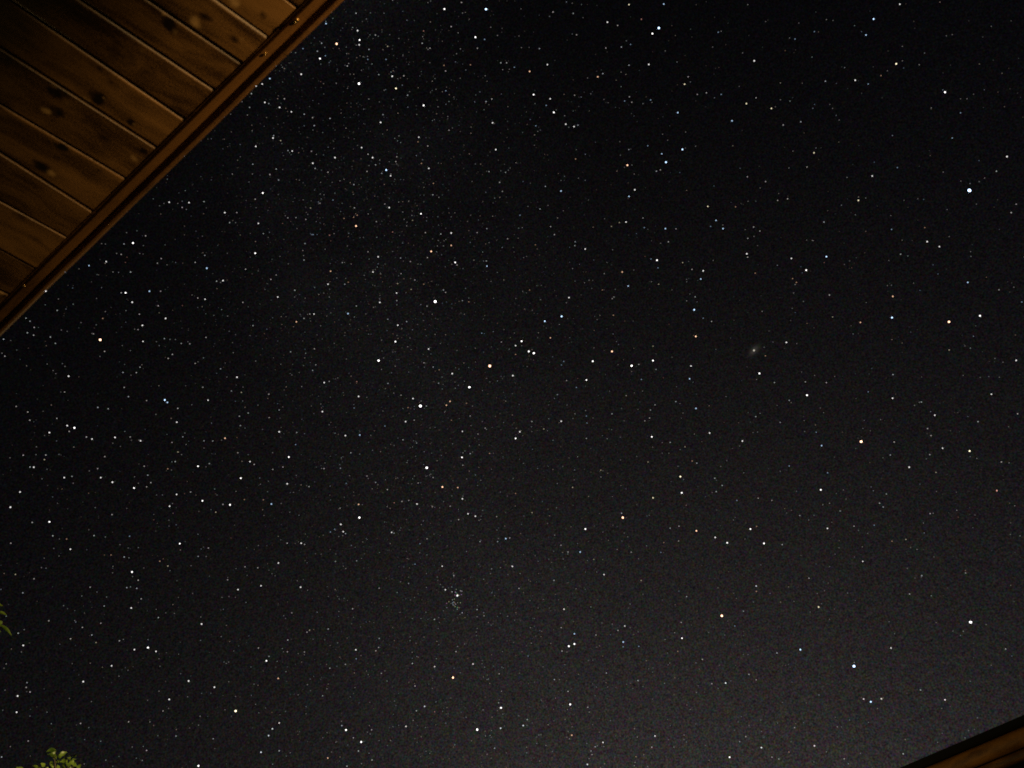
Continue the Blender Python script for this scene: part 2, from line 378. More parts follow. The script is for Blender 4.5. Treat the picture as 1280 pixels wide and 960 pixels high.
def pleaf(x0, y0, x1, y1, w, sag, dd=0.0):
    b0, t0 = tp(x0, y0, TD + dd), tp(x1, y1, TD + dd + rl.uniform(-0.02, 0.02))
    view = -(ray(x0, y0)); upv = (R_ * 0.3 + U_)
    nn = (view * 0.6 + upv * 0.6 + Vector((rl.uniform(-1, 1), rl.uniform(-1, 1), rl.uniform(-1, 1))) * 0.8).normalized(); leaf(b0, t0, w * px_m, sag, nn)
for a in ((-6, 757, 4, 757.5, 4, .08), (-4, 765, 9, 770, 3.2, .16), (-3, 776, 1.5, 783, 5.5, .1), (0, 781, 15, 795, 3.2, .2), (-9, 772, 1, 773, 4, .1), (-5, 785, 1.5, 790, 4, .1),
          (70, 938, 58, 939.5, 5, .1), (71, 946, 59, 943, 4.5, .12), (65, 943, 69, 936, 4, .1), (63, 945, 70, 949, 4, .1), (74, 944, 84, 940, 4.5, .1), (75, 948, 73, 943, 4, .1),
          (76, 952, 83, 951, 4, .1), (74, 953, 70, 949, 4, .1), (88, 958, 82, 954, 4, .1), (90, 952, 96, 949, 4, .12), (92, 954, 96, 958, 4, .1), (98, 962, 101, 955, 4.5, .1), (90, 956, 92, 950, 4, .1),
          (56, 958, 51, 954, 4, .1), (48, 962, 40, 957, 4.5, .1), (52, 964, 46, 959, 4, .1), (30, 964, 20, 959, 4, .1), (26, 966, 16, 961, 4, .1), (72, 961, 72, 956, 4, .1), (80, 963, 78, 957, 4, .1), (66, 962, 62, 957, 4, .1)):
    pleaf(*a)
for i in range(110):                                          # more leaves of the same twigs just below the edge and behind
    x = rl.uniform(20, 110); y = 964 + abs(rl.gauss(0, 14)); a = rl.uniform(0, 6.28); pleaf(x, y, x + 9 * math.cos(a), min(y + 6 * math.sin(a), 1100) , 4, .1, rl.uniform(-0.1, 0.4))
for i in range(26):
    x, y = rl.uniform(66, 96), rl.uniform(944, 962); a = rl.uniform(0, 6.28); pleaf(x, y, x + 5.5 * math.cos(a), y + 4.5 * math.sin(a), 3.2, .1, rl.uniform(0.03, 0.3))
cc = tp(-235, 1150, 6.3); up_l = Z
for i in range(1500):
    while True:
        o_ = Vector((rl.uniform(-1, 1), rl.uniform(-1, 1), rl.uniform(-1, 1)))
        if 0.15 < o_.length < 1.0 and noise.noise(o_ * 2.3) > -0.18: break
    p = cc + Vector((o_.x * 1.0, o_.y * 1.0, o_.z * 0.9)); dd = Vector((rl.uniform(-1, 1), rl.uniform(-1, 1), rl.uniform(-1.2, 0.4))).normalized()
    leaf(p, p + dd * rl.uniform(0.05, 0.09), rl.uniform(0.018, 0.03))
lm = mesh('crown', V, Fc, True); link('crown', lm, LEAF, tree)
def limb(name, pts, radii, seg=8):
    V, Fc = [], []
    for i, (p, r) in enumerate(zip(pts, radii)):
        d = (pts[min(i + 1, len(pts) - 1)] - pts[max(i - 1, 0)]).normalized()
        s = d.cross(Vector((0.3, 0.9, 0.2))).normalized(); w = d.cross(s)
        for k in range(seg): V.append(p + (s * math.cos(k * 2 * math.pi / seg) + w * math.sin(k * 2 * math.pi / seg)) * r)
    for i in range(len(pts) - 1):
        for k in range(seg): Fc.append((i * seg + k, i * seg + (k + 1) % seg, (i + 1) * seg + (k + 1) % seg, (i + 1) * seg + k))
    Fc.append(tuple(range(seg - 1, -1, -1))); Fc.append(tuple((len(pts) - 1) * seg + k for k in range(seg)))
    me = mesh(name, V, Fc, True); fix_normals(me); return link(name, me, BARK, tree)
g0 = tree.location.copy()
limb('trunk', [g0, g0 + Z * 0.6 + R_ * 0.03, g0 * 0.5 + cc * 0.5 + R_ * 0.05, cc - Z * 0.4, cc + Z * 0.2], [0.09, 0.075, 0.06, 0.045, 0.02])
limb('branch', [cc - Z * 0.5, tp(-90, 1010, 6.1), tp(40, 985, 6.05), tp(70, 962, 6.02), tp(68, 944, 6.01)], [0.03, 0.018, 0.01, 0.005, 0.002])
limb('branch', [cc - Z * 0.2, tp(-120, 900, 6.1), tp(-50, 810, 6.05), tp(-12, 778, 6.02), tp(1, 780, 6.01)], [0.03, 0.016, 0.009, 0.005, 0.002])
limb('branch', [tp(40, 985, 6.05), tp(85, 965, 6.03), tp(95, 955, 6.02)], [0.006, 0.004, 0.002], 6)
tag(tree, 'small lamplit green tree with leafy twig tips poking in at the sky edge', 'tree')

# ------------------------------------------------------------------ lamps
def spot_lamp(name, loc, aim, watts, color, deg, radius):
    ld = bpy.data.lights.new(name, 'SPOT'); ld.energy = watts; ld.color = color; ld.shadow_soft_size = radius; ld.spot_size = math.radians(deg); ld.spot_blend = 1.0
    o = bpy.data.objects.new(name, ld); COL.objects.link(o); o.location = loc; o.rotation_euler = (aim - loc).to_track_quat('-Z', 'Y').to_euler(); return o
spot_lamp('porch_lamp', S(-1.4, 1.15, 0.56), S(0.29, 0.58, 1.0), 148.0, (1.0, 0.60, 0.22), 27.0, 0.07)      # unseen lamp; narrow soft cone put in to leave the far corner dark
point_lamp('leaf_fill', tp(-60, 1060, 4.7), 100.0, (1.0, 0.74, 0.32), 0.05)  # added fill light without a fitting, brightens the twig tips
point_lamp('eave_fill', Pb - d_w * 1.30 - away * 0.30 - Z * 0.60, 2.4, (1.0, 0.68, 0.2), 0.05)  # added fill light below the eave, no fitting; its glow fades along the boards

# ------------------------------------------------------------------ stars
TILES = {
(300, 0): "1230,46,5b 1022,45,4w 1107,12,2w 1177,186,4w 1223,197,2b 1187,241,2w 1056,133,2w 580,66,2w 632,95,1w 430,118,3b 588,153,3w 598,200,4w 596,224,3w 483,219,5o 408,216,2w 424,237,1w 315,243,2b 387,256,2w 427,279,2b 400,293,4w 447,312,1b 645,247,2w 639,297,2b 730,297,2b 537,330,2w 551,371,1w 306,371,3w 149,393,3b 111,420,3w 80,430,3w 57,468,2w 124,512,3w 144,518,2w 198,537,3w 257,559,3w 321,571,2w 363,588,2w 371,628,2w 450,592,2w 222,494,2w 48,537,2w 61,653,1w 168,678,2w 165,690,3w 79,732,3w 240,753,2w 261,755,3w 203,703,2y 209,718,1w 357,756,2w 364,816,3w 376,842,2w 440,861,2w 475,788,3w 403,408,1r 595,418,5w 694,373,2w 761,381,3w 819,379,2w 780,442,4y 838,476,2w 643,495,1w 619,546,1w 918,527,4w 1020,327,2o 1028,355,2w 1152,324,2o 1129,350,1w 1101,391,1w 1029,454,2b 980,446,1w 1230,508,2w 1259,495,2w 1263,614,3w 1279,748,3w 715,573,2w 703,612,3w 894,686,3w 890,709,2o 1045,651,2w 939,730,2w 774,692,1w 608,738,3w 640,771,2w 663,788,3w 784,784,2w 779,808,2w 678,824,2w 698,818,1b 645,828,1w 635,857,2w 731,850,4b 709,867,2w 753,879,3w 569,923,2w 944,842,3w 907,817,2o 992,815,1w 1245,858,2w 967,917,2o 193,900,2w 149,872,2w 181,845,2w 213,847,1w 64,821,2w 62,870,1w 45,910,1w 403,912,1w 677,175,2w 738,232,2y 911,216,2w 950,241,2w 918,155,2r 720,66,1w 953,5,1w 1113,65,1w 212,336,1w 1177,820,1w 949,313,1w 1226,379,1w",
(620, 0): "285,60,2w 268,82,1w 386,67,2w 381,16,1w 557,111,3w 608,127,2w 665,23,3y 839,20,3b 727,96,2r 814,140,5b 782,168,4w 381,170,1w 403,174,2w 115,180,1w 127,238,1w 217,243,2w 549,240,2w 627,235,2w 673,222,2b 652,204,1w 257,323,3w 168,357,3o 24,314,2w 53,314,2w 92,336,2b 67,346,1w 665,326,2w 764,322,3w 509,384,3o 534,368,2w 601,401,1y 458,390,1w 188,473,4w 271,494,3w 251,527,2b 195,518,1w 289,562,4w 301,549,1w 393,476,2w 474,469,1w 540,497,1w 667,484,2w 643,505,2b 679,511,2w 773,500,2b 780,512,1w 735,518,1w 943,421,3y 961,384,2w 972,410,1w 1007,472,2w 1052,464,2w 1126,472,2b 1252,518,3y 1180,604,3b 909,563,3b 1111,161,2b 1216,432,1w 349,621,3w 364,636,1w 390,633,3w 410,626,2w 199,629,2b 171,597,1b 209,657,1w 222,650,1w 759,729,2b 664,748,2w 398,795,2o 657,826,4o 680,825,1w 619,708,1w 833,671,1w 829,769,3b 850,811,4b 932,747,4b 947,740,1w 948,660,1w 858,701,1w 998,731,1w 1184,729,1y 802,856,2w 822,849,2w 919,863,1b 694,949,3w 691,870,1w 622,776,1w 32,957,2w 325,955,3b 247,932,2w 135,908,1b 18,912,2w 24,854,1w 48,862,2w 62,851,1w 325,902,1w 446,902,1w 1257,884,2w 1090,930,1b 905,310,1w 1083,235,1w",
(940, 0): "739,21,3w 608,95,4b 570,175,3b 548,158,1b 312,158,2b 372,98,1w 405,102,1w 234,115,1w 68,108,1w 215,195,2b 188,190,1w 11,304,3w 166,253,1o 721,319,4y 758,340,1b 752,304,1w 645,378,2o 677,354,1w 516,401,3w 581,420,2b 367,406,2w 463,338,1w 965,461,4w 20,489,2w 97,542,3y 117,534,1w 156,625,2w 244,609,2w 313,522,1b 389,522,1w 403,542,1w 1043,564,2b 1001,690,2b 1043,494,1w 1075,494,1w 1001,173,1w 972,179,1w 310,764,3y 320,740,1w 275,835,2w 185,840,1w 475,887,1w 601,880,3w 727,838,2b 611,811,1b 68,908,2w 1087,952,7b 1090,918,1w 1275,783,3w 1222,856,2w 1163,890,1w 1135,803,1b 1136,908,1w 752,232,1w 863,265,1w 436,600,1w 1137,320,1y",
(0, 240): "846,51,3w 945,53,3w 911,77,2w 932,87,1w 911,46,1w 820,57,1w 889,57,1w 798,69,1w 1020,48,2w 1124,103,3w 1184,103,2w 1148,153,2w 1178,153,1w 1201,215,1y 1276,36,2w 665,255,4w 620,260,2w 633,203,1w 728,219,2w 717,268,1w 527,260,1w 508,258,1w 606,312,2w 635,326,1r 627,352,1r 531,348,3w 445,368,3b 787,356,2w 806,333,2w 835,364,1w 1012,221,1w 1024,317,2w 1034,381,3b 976,352,2w 1276,306,4w 1228,386,2w 1115,443,3w 1083,446,2w 228,495,4w 325,400,2w 363,480,1b 628,504,4w 606,504,2w 661,551,3w 697,611,2w 747,496,3b 803,496,2w 791,569,2w 796,604,1y 828,632,3w 712,667,3w 690,688,2w 673,686,1w 715,747,3w 501,739,6o 467,709,2w 459,707,1w 523,797,2w 500,822,1w 514,632,2o 527,598,1w 653,400,2w 593,402,1w 508,478,1w 630,593,1w 481,664,1w 483,532,1w 286,592,2w 292,535,1w 330,585,1w 130,631,2w 150,646,2w 171,677,2w 137,704,2w 168,716,2w 252,725,2w 307,690,1w 336,697,1w 277,757,2w 405,653,1w 18,736,2w 24,821,2w 10,806,1w 343,921,3w 279,908,1w 325,872,1w 312,858,1w 236,860,1w 615,902,2w 700,876,2w 682,903,2w 655,916,1w 652,793,1w 782,748,1w 822,733,2w 850,737,1w 877,738,1w 906,757,2w 949,759,2w 862,812,2w 841,832,2w 796,768,1w 989,530,2w 1025,536,3w 960,515,1w 1011,573,1y 912,568,1r 1069,617,1w 1214,552,2w 1265,668,2w 1030,727,2w 1146,696,1w 976,857,2w 990,849,1w 1126,855,1w 1103,884,2w 1185,926,3w 1250,718,1w 1178,713,1w",
(320, 240): "34,5,4w 12,157,3w 37,208,2w 61,227,1w 320,56,2w 273,80,2y 340,14,1w 385,40,2b 321,10,1w 259,112,1w 249,137,2w 200,128,2w 159,129,2w 133,157,1r 205,183,1w 301,148,1w 321,155,1b 285,213,2b 306,213,1b 273,208,1b 368,216,2r 374,244,1r 245,258,2w 233,294,1r 240,340,2w 346,286,1w 120,322,1w 457,270,1w 492,79,2w 440,132,2o 488,126,2o 506,116,2o 500,170,4o 572,87,1w 644,60,2w 666,78,3w 602,148,2w 825,109,4w 783,142,2y 755,151,1w 884,14,2w 847,203,2w 683,200,2r 520,228,1w 537,227,1w 611,324,3w 560,299,2w 723,330,2w 772,348,2w 876,297,4o 857,328,2w 976,267,3o 976,205,3w 924,210,2w 912,243,1w 940,244,1w 996,352,4w 1005,365,2w 1035,383,1w 995,413,1w 1155,370,3b 1152,345,2w 1138,345,1w 1106,203,2w 1154,183,2w 1258,234,2w 1073,116,1w 1175,447,1w 585,400,3w 623,427,1o 633,449,1o 373,396,3o 404,430,1w 449,432,1w 461,451,2o 444,461,2w 360,461,3w 432,353,2w 725,408,2w 713,419,1w 794,440,2w 839,461,2o 708,458,2y 703,505,3w 750,503,1w 776,487,2y 838,407,1w 946,374,1w 704,543,2w 619,552,3w 620,517,1w 896,548,6w 937,490,2w 948,502,2w 932,556,1b 952,550,1b 979,560,1b 1032,543,2w 1064,530,1w 1064,549,2o 855,571,2w 835,610,1w 194,491,2w 193,525,1w 109,525,3w 101,415,2w 74,437,2w 45,487,1w 502,570,2w 460,608,3b 549,610,1w 290,610,3w 269,610,2w 258,612,1w 240,632,2w 221,612,1w 202,649,3o 354,620,1w 374,604,1w 393,650,1r 54,686,1b 42,708,1o 659,636,2w 709,666,3w 753,648,2w 655,692,1b 685,709,1o 705,717,1w 697,748,4w 770,730,1w 563,711,1w 305,714,1w 292,784,2w 245,786,1b 173,799,2w 299,864,2w 283,892,2w 613,843,5w 452,835,1w 684,800,1w 863,785,3w 840,854,2w 842,876,1w 886,875,2w 916,889,2o 981,908,3w 1169,870,6o 1153,932,1w 1137,635,1w 1129,706,2b 1142,708,1b 1227,750,2w 1240,688,1w 1005,792,1w 341,953,3w 366,947,2w 179,915,1w 216,902,1w 504,948,2r 660,957,2w 913,956,2w 1097,850,1w 1207,657,1r",
(640, 240): "585,22,3b 40,116,2b 140,85,2w 80,72,1w 193,173,2w 212,213,2w 257,94,1w 117,264,2o 180,67,1w 316,249,2w 314,268,2w 288,276,1b 366,285,3w 503,289,1w 497,172,2y 570,150,3w 537,153,2y 463,134,1w 655,130,2w 661,178,2b 767,183,3b 820,184,2w 622,208,1b 743,256,1w 782,249,2w 725,341,4w 695,335,2b 730,379,2b 665,322,1r 551,400,3o 609,390,1w 581,470,3b 452,490,2o 404,442,1w 399,482,1w 285,528,3w 510,525,2w 501,533,2w 88,490,2o 73,322,1w 58,328,1w 409,340,1b 853,353,2y 883,347,1w 900,387,2w 956,394,3w 944,435,3b 873,437,1w 874,449,1w 916,524,2w 889,510,1w 800,489,1w 733,461,2y 697,448,1w 911,589,4b 956,631,2b 998,647,2w 979,72,3y 1118,74,2o 1020,142,3b 993,172,2b 1055,183,3b 1054,165,1w 1166,188,1w 1208,175,2w 1239,195,2w 1210,222,1w 1179,232,2w 1174,309,3w 1178,326,2w 1216,406,2o 1006,342,1w 1228,268,1w 919,722,4o 908,717,1o 1237,907,4w 1223,938,1w 1267,819,2o 1261,776,1w 895,870,3w 888,934,3b 705,771,2y 705,843,4w 800,826,1w 720,887,2w 634,862,2w 598,869,5w 404,846,4w 500,797,4o 523,748,1w 372,940,4w 273,943,2w 329,932,1r 647,937,2b 757,929,1r 530,863,1w 248,622,4b 164,646,4b 192,729,3o 48,746,4w 18,768,3w 109,806,5w 84,797,4w 259,847,2b 247,865,2b 18,812,2o 4,918,3w 426,638,1w 411,692,1o 507,616,2o 564,645,1o 785,661,1r 171,680,1w 289,728,1w",
(960, 240): "98,34,2w 48,42,2w 452,42,3y 489,30,1w 367,66,1w 437,114,1w 280,150,2w 614,118,1w 618,187,2b 784,178,2o 796,248,3w 857,273,3w 749,34,1w 778,37,1b 1241,61,2w 1216,103,2w 663,311,2w 117,332,3w 292,323,4b 193,240,1w 221,242,1w 191,391,4w 164,374,1b 171,404,1b 281,353,1r 123,433,2o 142,452,2o 382,362,1w 419,379,1r 307,515,2w 128,505,1w 121,582,1w 136,603,1b 177,547,1w 323,625,2y 195,657,1o 462,652,3o 620,628,4b 624,522,3o 728,456,1w 760,492,1b 597,468,1w 617,466,1w 491,553,1w 999,452,3b 825,364,1b 850,410,1b 905,649,5o 1060,619,4w 1155,489,2w 1229,476,1w 1269,550,2b 1013,298,1w 1015,322,1w 92,752,3w 5,695,1w 25,750,1w 144,758,1w 671,755,1y 906,790,2y 1241,842,3w 1175,851,1w 1135,832,1w 625,913,2w 519,882,1b 233,917,1w 187,949,2w 292,953,2w 168,900,1w 32,953,2w 1061,927,1w 1104,923,1w 1157,926,1w 976,917,1w 1092,426,1o 906,223,1w",
(0, 480): "621,17,2w 642,63,2w 323,40,2w 81,112,2w 139,140,2w 149,181,2w 284,172,2w 336,208,3w 372,219,4w 346,237,2w 247,243,3w 432,265,2w 460,275,3w 575,267,3w 564,296,1w 489,117,2w 541,124,2w 733,83,2w 824,80,4b 837,92,3b 651,265,2w 657,281,1w 703,284,3w 884,191,3w 780,152,1w 889,122,2w 959,104,1w 1014,16,2w 1040,81,3w 1157,35,2w 1207,42,2y 1215,15,1w 1213,85,1w 1177,86,1b 1241,145,2w 1197,161,2w 1202,208,2w 1225,220,1w 1185,268,1o 1125,271,3o 1064,285,2w 1020,284,2w 1020,320,1w 924,245,1w 914,264,2w 860,292,2w 890,340,2y 1189,344,2w 1250,388,3w 1271,402,2w 1047,398,2w 1030,414,1w 990,411,4w 876,388,2w 839,424,2o 721,411,2w 673,464,1w 739,456,2w 754,493,2w 733,514,2w 692,496,1w 670,520,4w 562,491,3w 504,468,3w 488,423,2w 524,363,2w 229,355,2w 222,378,2y 180,353,1w 116,356,2w 182,314,1w 150,415,2w 169,416,3w 235,426,1w 295,352,1w 321,468,3w 360,462,2w 366,496,1w 50,369,1w 100,540,3w 52,616,3w 310,525,1o 443,546,1o 210,474,1w 161,692,2w 247,689,4w 264,759,2w 333,775,2o 352,826,3w 54,796,2w 297,775,1w 269,822,1w 295,860,1w 470,758,2w 527,765,1w 560,653,2w 476,618,1w 648,761,2b 555,855,2o 522,855,1o 600,803,1w 641,820,1w 692,818,1w 621,865,2w 645,869,1w 799,886,2o 816,874,1o 899,798,4w 1042,820,2w 991,862,2w 1031,862,1w 848,611,3w 845,681,1w 845,710,1w 883,552,3w 953,540,2w 783,555,1w 812,555,1w 1012,584,4w 1150,604,4w 1115,602,2w 1079,641,2y 1055,628,1w 1085,555,1w 1180,537,1w 1222,578,2o 1204,471,4w 923,548,1r 634,622,1w 769,679,1r 1155,770,1r 990,751,1w 660,940,4w 563,944,1w 719,920,1w 839,910,2y 850,933,1w 1225,914,2w 1180,923,1w 230,921,1w 207,918,1w 77,952,2y 955,908,1w",
(320, 480): "1067,16,5w 822,110,6w 852,110,2w 760,118,2o 785,73,3w 725,56,2w 970,87,3o 952,106,3o 1053,97,2o 513,62,3w 554,67,1w 436,43,1w 332,138,3w 324,100,1w 491,120,2b 489,103,1w 64,51,2w 116,130,2w 108,98,1b 66,168,2w 116,239,3w 204,242,2w 33,227,1w 366,204,1w 10,106,1w 447,258,3w 519,255,3b 748,188,3w 791,181,2w 645,210,2b 895,217,1w 735,279,2w 803,295,2w 1032,237,3w 1071,160,2w 1131,188,1w 1146,221,2w 1075,208,1w 977,181,2o 1197,162,1w 1110,250,2w 1030,367,4w 1034,406,2w 1071,348,2w 1083,340,1w 1168,347,2o 1187,346,1w 983,299,1w 854,419,6w 850,461,1w 868,455,1w 886,468,2w 811,495,2w 823,494,1b 736,468,1w 932,515,4o 1009,518,3o 1032,574,3w 805,600,3w 764,582,2w 730,587,2w 691,594,2r 882,612,2w 971,611,2w 740,624,1b 1060,649,3w 1097,661,3w 1013,678,2w 1012,627,1w 896,542,1w 938,588,1w 513,602,3o 532,603,1w 517,668,5w 420,621,2w 474,344,2w 198,303,2b 164,365,4w 345,395,1w 340,423,2w 422,421,2w 135,415,2w 84,427,2w 201,457,1w 156,499,3w 253,508,1w 265,513,2w 451,497,2b 555,460,2w 580,451,1w 598,492,2w 647,479,1w 657,528,2w 22,501,1w 62,486,1w 37,579,2o 77,600,3b 126,597,1w 169,641,1w 215,656,1w 40,657,1w 424,702,3w 393,726,2b 372,740,2b 436,738,3w 448,748,2w 434,758,1w 678,742,3w 690,746,2w 719,731,1w 855,774,2w 820,798,2b 1120,788,2w 1249,773,3b 1269,770,2w 1208,788,2w 1212,773,1w 1203,663,2w 1222,540,1w 1257,560,1w 124,779,1w 156,796,2w 226,796,3w 212,789,1w 243,802,2w 12,808,1w 371,828,1w 326,851,1w 297,849,1w 112,895,3w 9,919,2w 65,931,1w 80,949,1w 397,887,2w 437,911,1w 503,884,2w 534,790,1w 795,901,2b 855,855,1w 931,911,3w 1178,925,2w 989,957,2w 852,948,1w 1279,910,2w 890,750,1w 975,685,1w",
(640, 480): "322,17,2b 227,53,2w 100,188,2w 99,238,1w 246,186,3w 305,172,1w 275,105,1w 36,103,1w 39,239,3w 18,272,4w 53,258,1w 159,225,2y 372,160,2b 375,195,2b 372,272,2w 500,149,2w 548,122,1w 571,58,2w 488,36,1w 630,127,1w 692,130,2w 715,104,2w 819,88,2w 840,98,1w 855,145,1w 688,170,2w 664,184,2w 560,184,1w 498,228,1w 542,266,1w 699,264,4w 791,292,2w 751,293,1w 703,316,1w 751,346,1w 865,314,2y 624,363,1w 543,380,1w 680,390,2y 444,431,2y 303,517,2y 502,563,1w 920,122,3b 988,245,3w 912,250,1w 1152,285,3w 1219,163,2w 1070,63,1w 1074,383,1w 901,385,2o 924,396,2w 830,411,1w 842,463,4y 858,478,1w 849,544,4w 1014,471,2w 1051,507,2w 1044,412,1w 1021,538,2w 1001,542,1w 967,563,1b 1124,582,2b 1231,571,2w 1159,444,1w 705,569,3y 548,646,2w 554,668,5o 572,668,1r 675,660,1b 686,656,1w 367,725,4w 295,714,1y 152,587,1b 18,547,2o 100,643,2y 178,697,1w 57,397,1w 245,806,2w 280,840,2w 341,840,3b 596,841,2w 744,842,2b 791,721,2w 835,711,2w 833,785,2w 759,793,2o 579,764,1w 561,745,1w 505,706,1w 922,734,4o 1016,767,3w 1076,794,4w 1192,725,4w 1223,712,2o 1260,797,4w 1165,775,1w 633,874,1w 409,877,2y 377,883,1w 454,878,1y 460,953,3w 424,940,1w 184,876,1w 256,875,1w 131,886,1w 116,859,1w 2,912,3w 455,740,1w 1107,680,1w 1138,310,1w 1205,243,1w 1228,240,1w",
(960, 480): "195,56,4w 106,82,2w 46,107,1w 501,39,2b 623,71,3w 767,90,2w 733,107,1w 1117,51,3w 1248,149,2w 834,156,3w 1050,188,2w 798,223,2w 815,258,2w 873,321,3w 1008,335,4y 1011,363,1w 1044,372,1w 1167,390,2w 809,353,2w 706,416,3w 840,442,2y 612,355,2w 631,290,2w 575,369,1w 466,288,6o 481,182,1w 512,234,1w 475,222,1w 61,192,2w 181,183,1w 262,120,1w 183,237,1w 241,241,2b 268,308,3b 106,410,2b 298,444,2b 264,529,4w 142,536,1w 61,436,1w 19,582,2w 377,530,1w 342,547,1w 592,550,2w 558,596,2w 576,615,2w 361,635,2w 390,575,1w 159,658,2w 204,680,1w 93,645,1w 297,722,3w 430,711,2w 531,706,2b 452,732,1w 499,747,1w 1144,533,3r 811,648,2w 951,666,1r 842,537,1w 689,777,2y 620,786,2o 713,818,1w 71,803,2w 165,857,1w 355,819,1w 308,913,1w 472,814,1w 474,887,3w 697,922,1w 988,945,2w 769,958,2w 240,900,1b 830,865,1w 1035,655,1w",
(0, 720): "1138,19,2w 1190,68,3w 1145,103,1w 1110,107,1w 1177,107,1w 1230,132,1w 963,87,1w 892,107,1w 691,21,2w 663,3,1w 634,58,2w 684,62,2w 706,114,2w 656,160,3w 521,150,2w 451,56,2w 485,80,1w 533,105,1w 170,14,2w 114,84,2w 318,148,1w 244,224,2w 374,223,1w 409,100,1w 504,236,2w 412,257,2w 459,295,2w 480,333,2y 353,314,2w 597,324,2w 617,317,1w 792,208,2w 781,167,1w 829,184,1w 872,187,1w 1004,205,1w 1008,240,3w 1132,247,1w 740,358,4w 780,377,3w 672,368,3w 740,318,1w 795,414,1w 800,451,1w 893,391,1w 1003,322,1w 1106,303,1w 558,449,3w 512,456,1y 416,528,3w 361,438,1w 640,471,1w 91,286,2w 121,268,1w 116,347,3w 107,380,1w 135,533,2w 131,557,2w 150,580,2w 88,600,3w 83,681,3w 14,671,1w 25,571,1w 20,461,1w 150,700,1w 403,737,2w 457,628,1w 235,681,1w 444,758,1w 643,729,2w 141,825,2w 52,853,1w 8,905,2w 733,872,2w 661,855,1w 880,800,2w 846,617,3w 843,662,1w 815,675,2w 738,621,1w 903,488,1w 943,525,3w 1072,556,3w 1054,586,1w 1008,587,1w 938,604,1w 1178,675,5y 1157,701,1w 1178,602,1w 1131,437,1w 1120,430,1w 1255,455,1w 1270,541,1w 1066,814,2w 948,760,1w 992,949,4w 564,951,1w 421,940,1w 1169,375,1w",
(320, 720): "25,49,3w 207,24,1w 223,56,3w 258,71,1w 408,102,1w 416,115,1w 441,112,1w 362,102,1w 483,164,2w 488,206,1w 179,184,2w 148,212,1w 616,61,2w 763,37,2w 772,120,1w 720,182,1w 782,213,1w 551,230,1b 268,271,2y 255,281,2w 361,265,2w 289,267,1o 159,320,2w 12,360,2w 242,380,2w 211,388,1w 157,379,2w 137,379,1w 52,424,4w 65,402,2w 111,512,3o 369,461,2w 353,442,1w 447,442,2w 499,369,3w 501,414,2b 525,398,1w 616,312,2w 613,357,2w 599,374,2w 408,334,1w 627,487,2w 645,475,1w 561,493,1w 782,437,2w 893,453,3w 985,508,5o 1022,484,1w 1085,440,3w 1060,412,1r 1216,489,2w 1155,518,1w 1000,378,2w 771,304,1w 914,344,1w 947,69,3w 980,79,2w 1007,98,4w 1023,74,2w 991,130,1w 998,138,1w 983,140,1w 975,137,1w 990,147,1w 906,5,1w 909,22,1w 922,43,1w 935,55,1w 989,3,1w 1031,184,2w 1020,192,1w 1105,168,2w 1107,148,1w 1140,199,2w 1192,99,1w 1222,187,1w 892,217,2w 914,208,1w 917,232,1w 937,174,1w 1106,262,1w 1101,280,1w 1102,298,1w 1043,340,1w 795,550,2w 272,573,1w 333,599,2w 495,558,1w 211,594,1w 569,632,1w 515,634,1b 692,625,1w 843,652,3w 893,679,2r 802,674,2w 750,752,3w 848,757,1w 1225,659,4w 1213,634,2w 1216,618,1w 1223,761,3w 1106,768,5w 1051,706,1w 1193,861,2w 1176,911,1w 850,876,1w 1176,806,1w 116,735,3w 82,764,3w 63,798,3w 80,682,1o 48,660,1w 250,689,1w 148,677,1w 450,770,4w 429,748,2w 428,726,1w 578,769,2w 571,790,1w 487,809,2w 526,830,4w 403,828,1w 512,875,2w 580,920,2w 25,881,3w 116,874,2w 171,884,1w 359,910,3o 420,905,1o 455,951,2w",
(640, 720): "210,22,2w 35,62,2w 90,123,1w 320,64,1w 260,166,3w 131,160,1w 112,213,1w 139,273,1b 246,258,2w 312,289,3b 312,340,4w 284,351,4w 250,375,2w 80,400,2b 264,443,1w 264,482,1w 212,518,2w 237,518,1w 280,577,2w 291,642,4w 379,656,2w 76,718,2w 56,748,3w 299,796,3o 281,777,1w 437,781,1w 455,832,3w 416,854,2w 395,875,2w 400,893,2w 377,942,3w 309,836,1b 556,330,3b 556,354,2b 564,250,3w 530,272,2w 420,295,2w 450,235,1w 493,294,1b 631,279,1w 634,352,2b 646,22,2y 655,91,1w 846,232,2w 850,311,4w 829,377,2o 873,103,2w 952,417,2w 1049,199,6o 1114,250,2b 984,282,1w 1221,50,3w 1222,77,2o 1108,86,1w 1122,112,1w 1207,130,1w 1157,176,2w 1064,295,1w 1068,535,3w 999,538,2w 1185,492,2w 1221,519,2w 1157,393,1w 1180,393,1w 936,465,1w 630,523,2w 593,537,1o 573,541,1w 472,485,2w 684,464,1w 715,800,3w 699,856,2w 783,818,1w 860,818,1w 872,830,1w 919,740,1w 891,667,1w 1146,703,1w 1169,803,2w 1138,828,2w 1088,906,4w 1247,858,3w 1131,730,1w 1260,806,1w 1244,720,1w 620,903,2o 492,723,1w 789,435,1w",
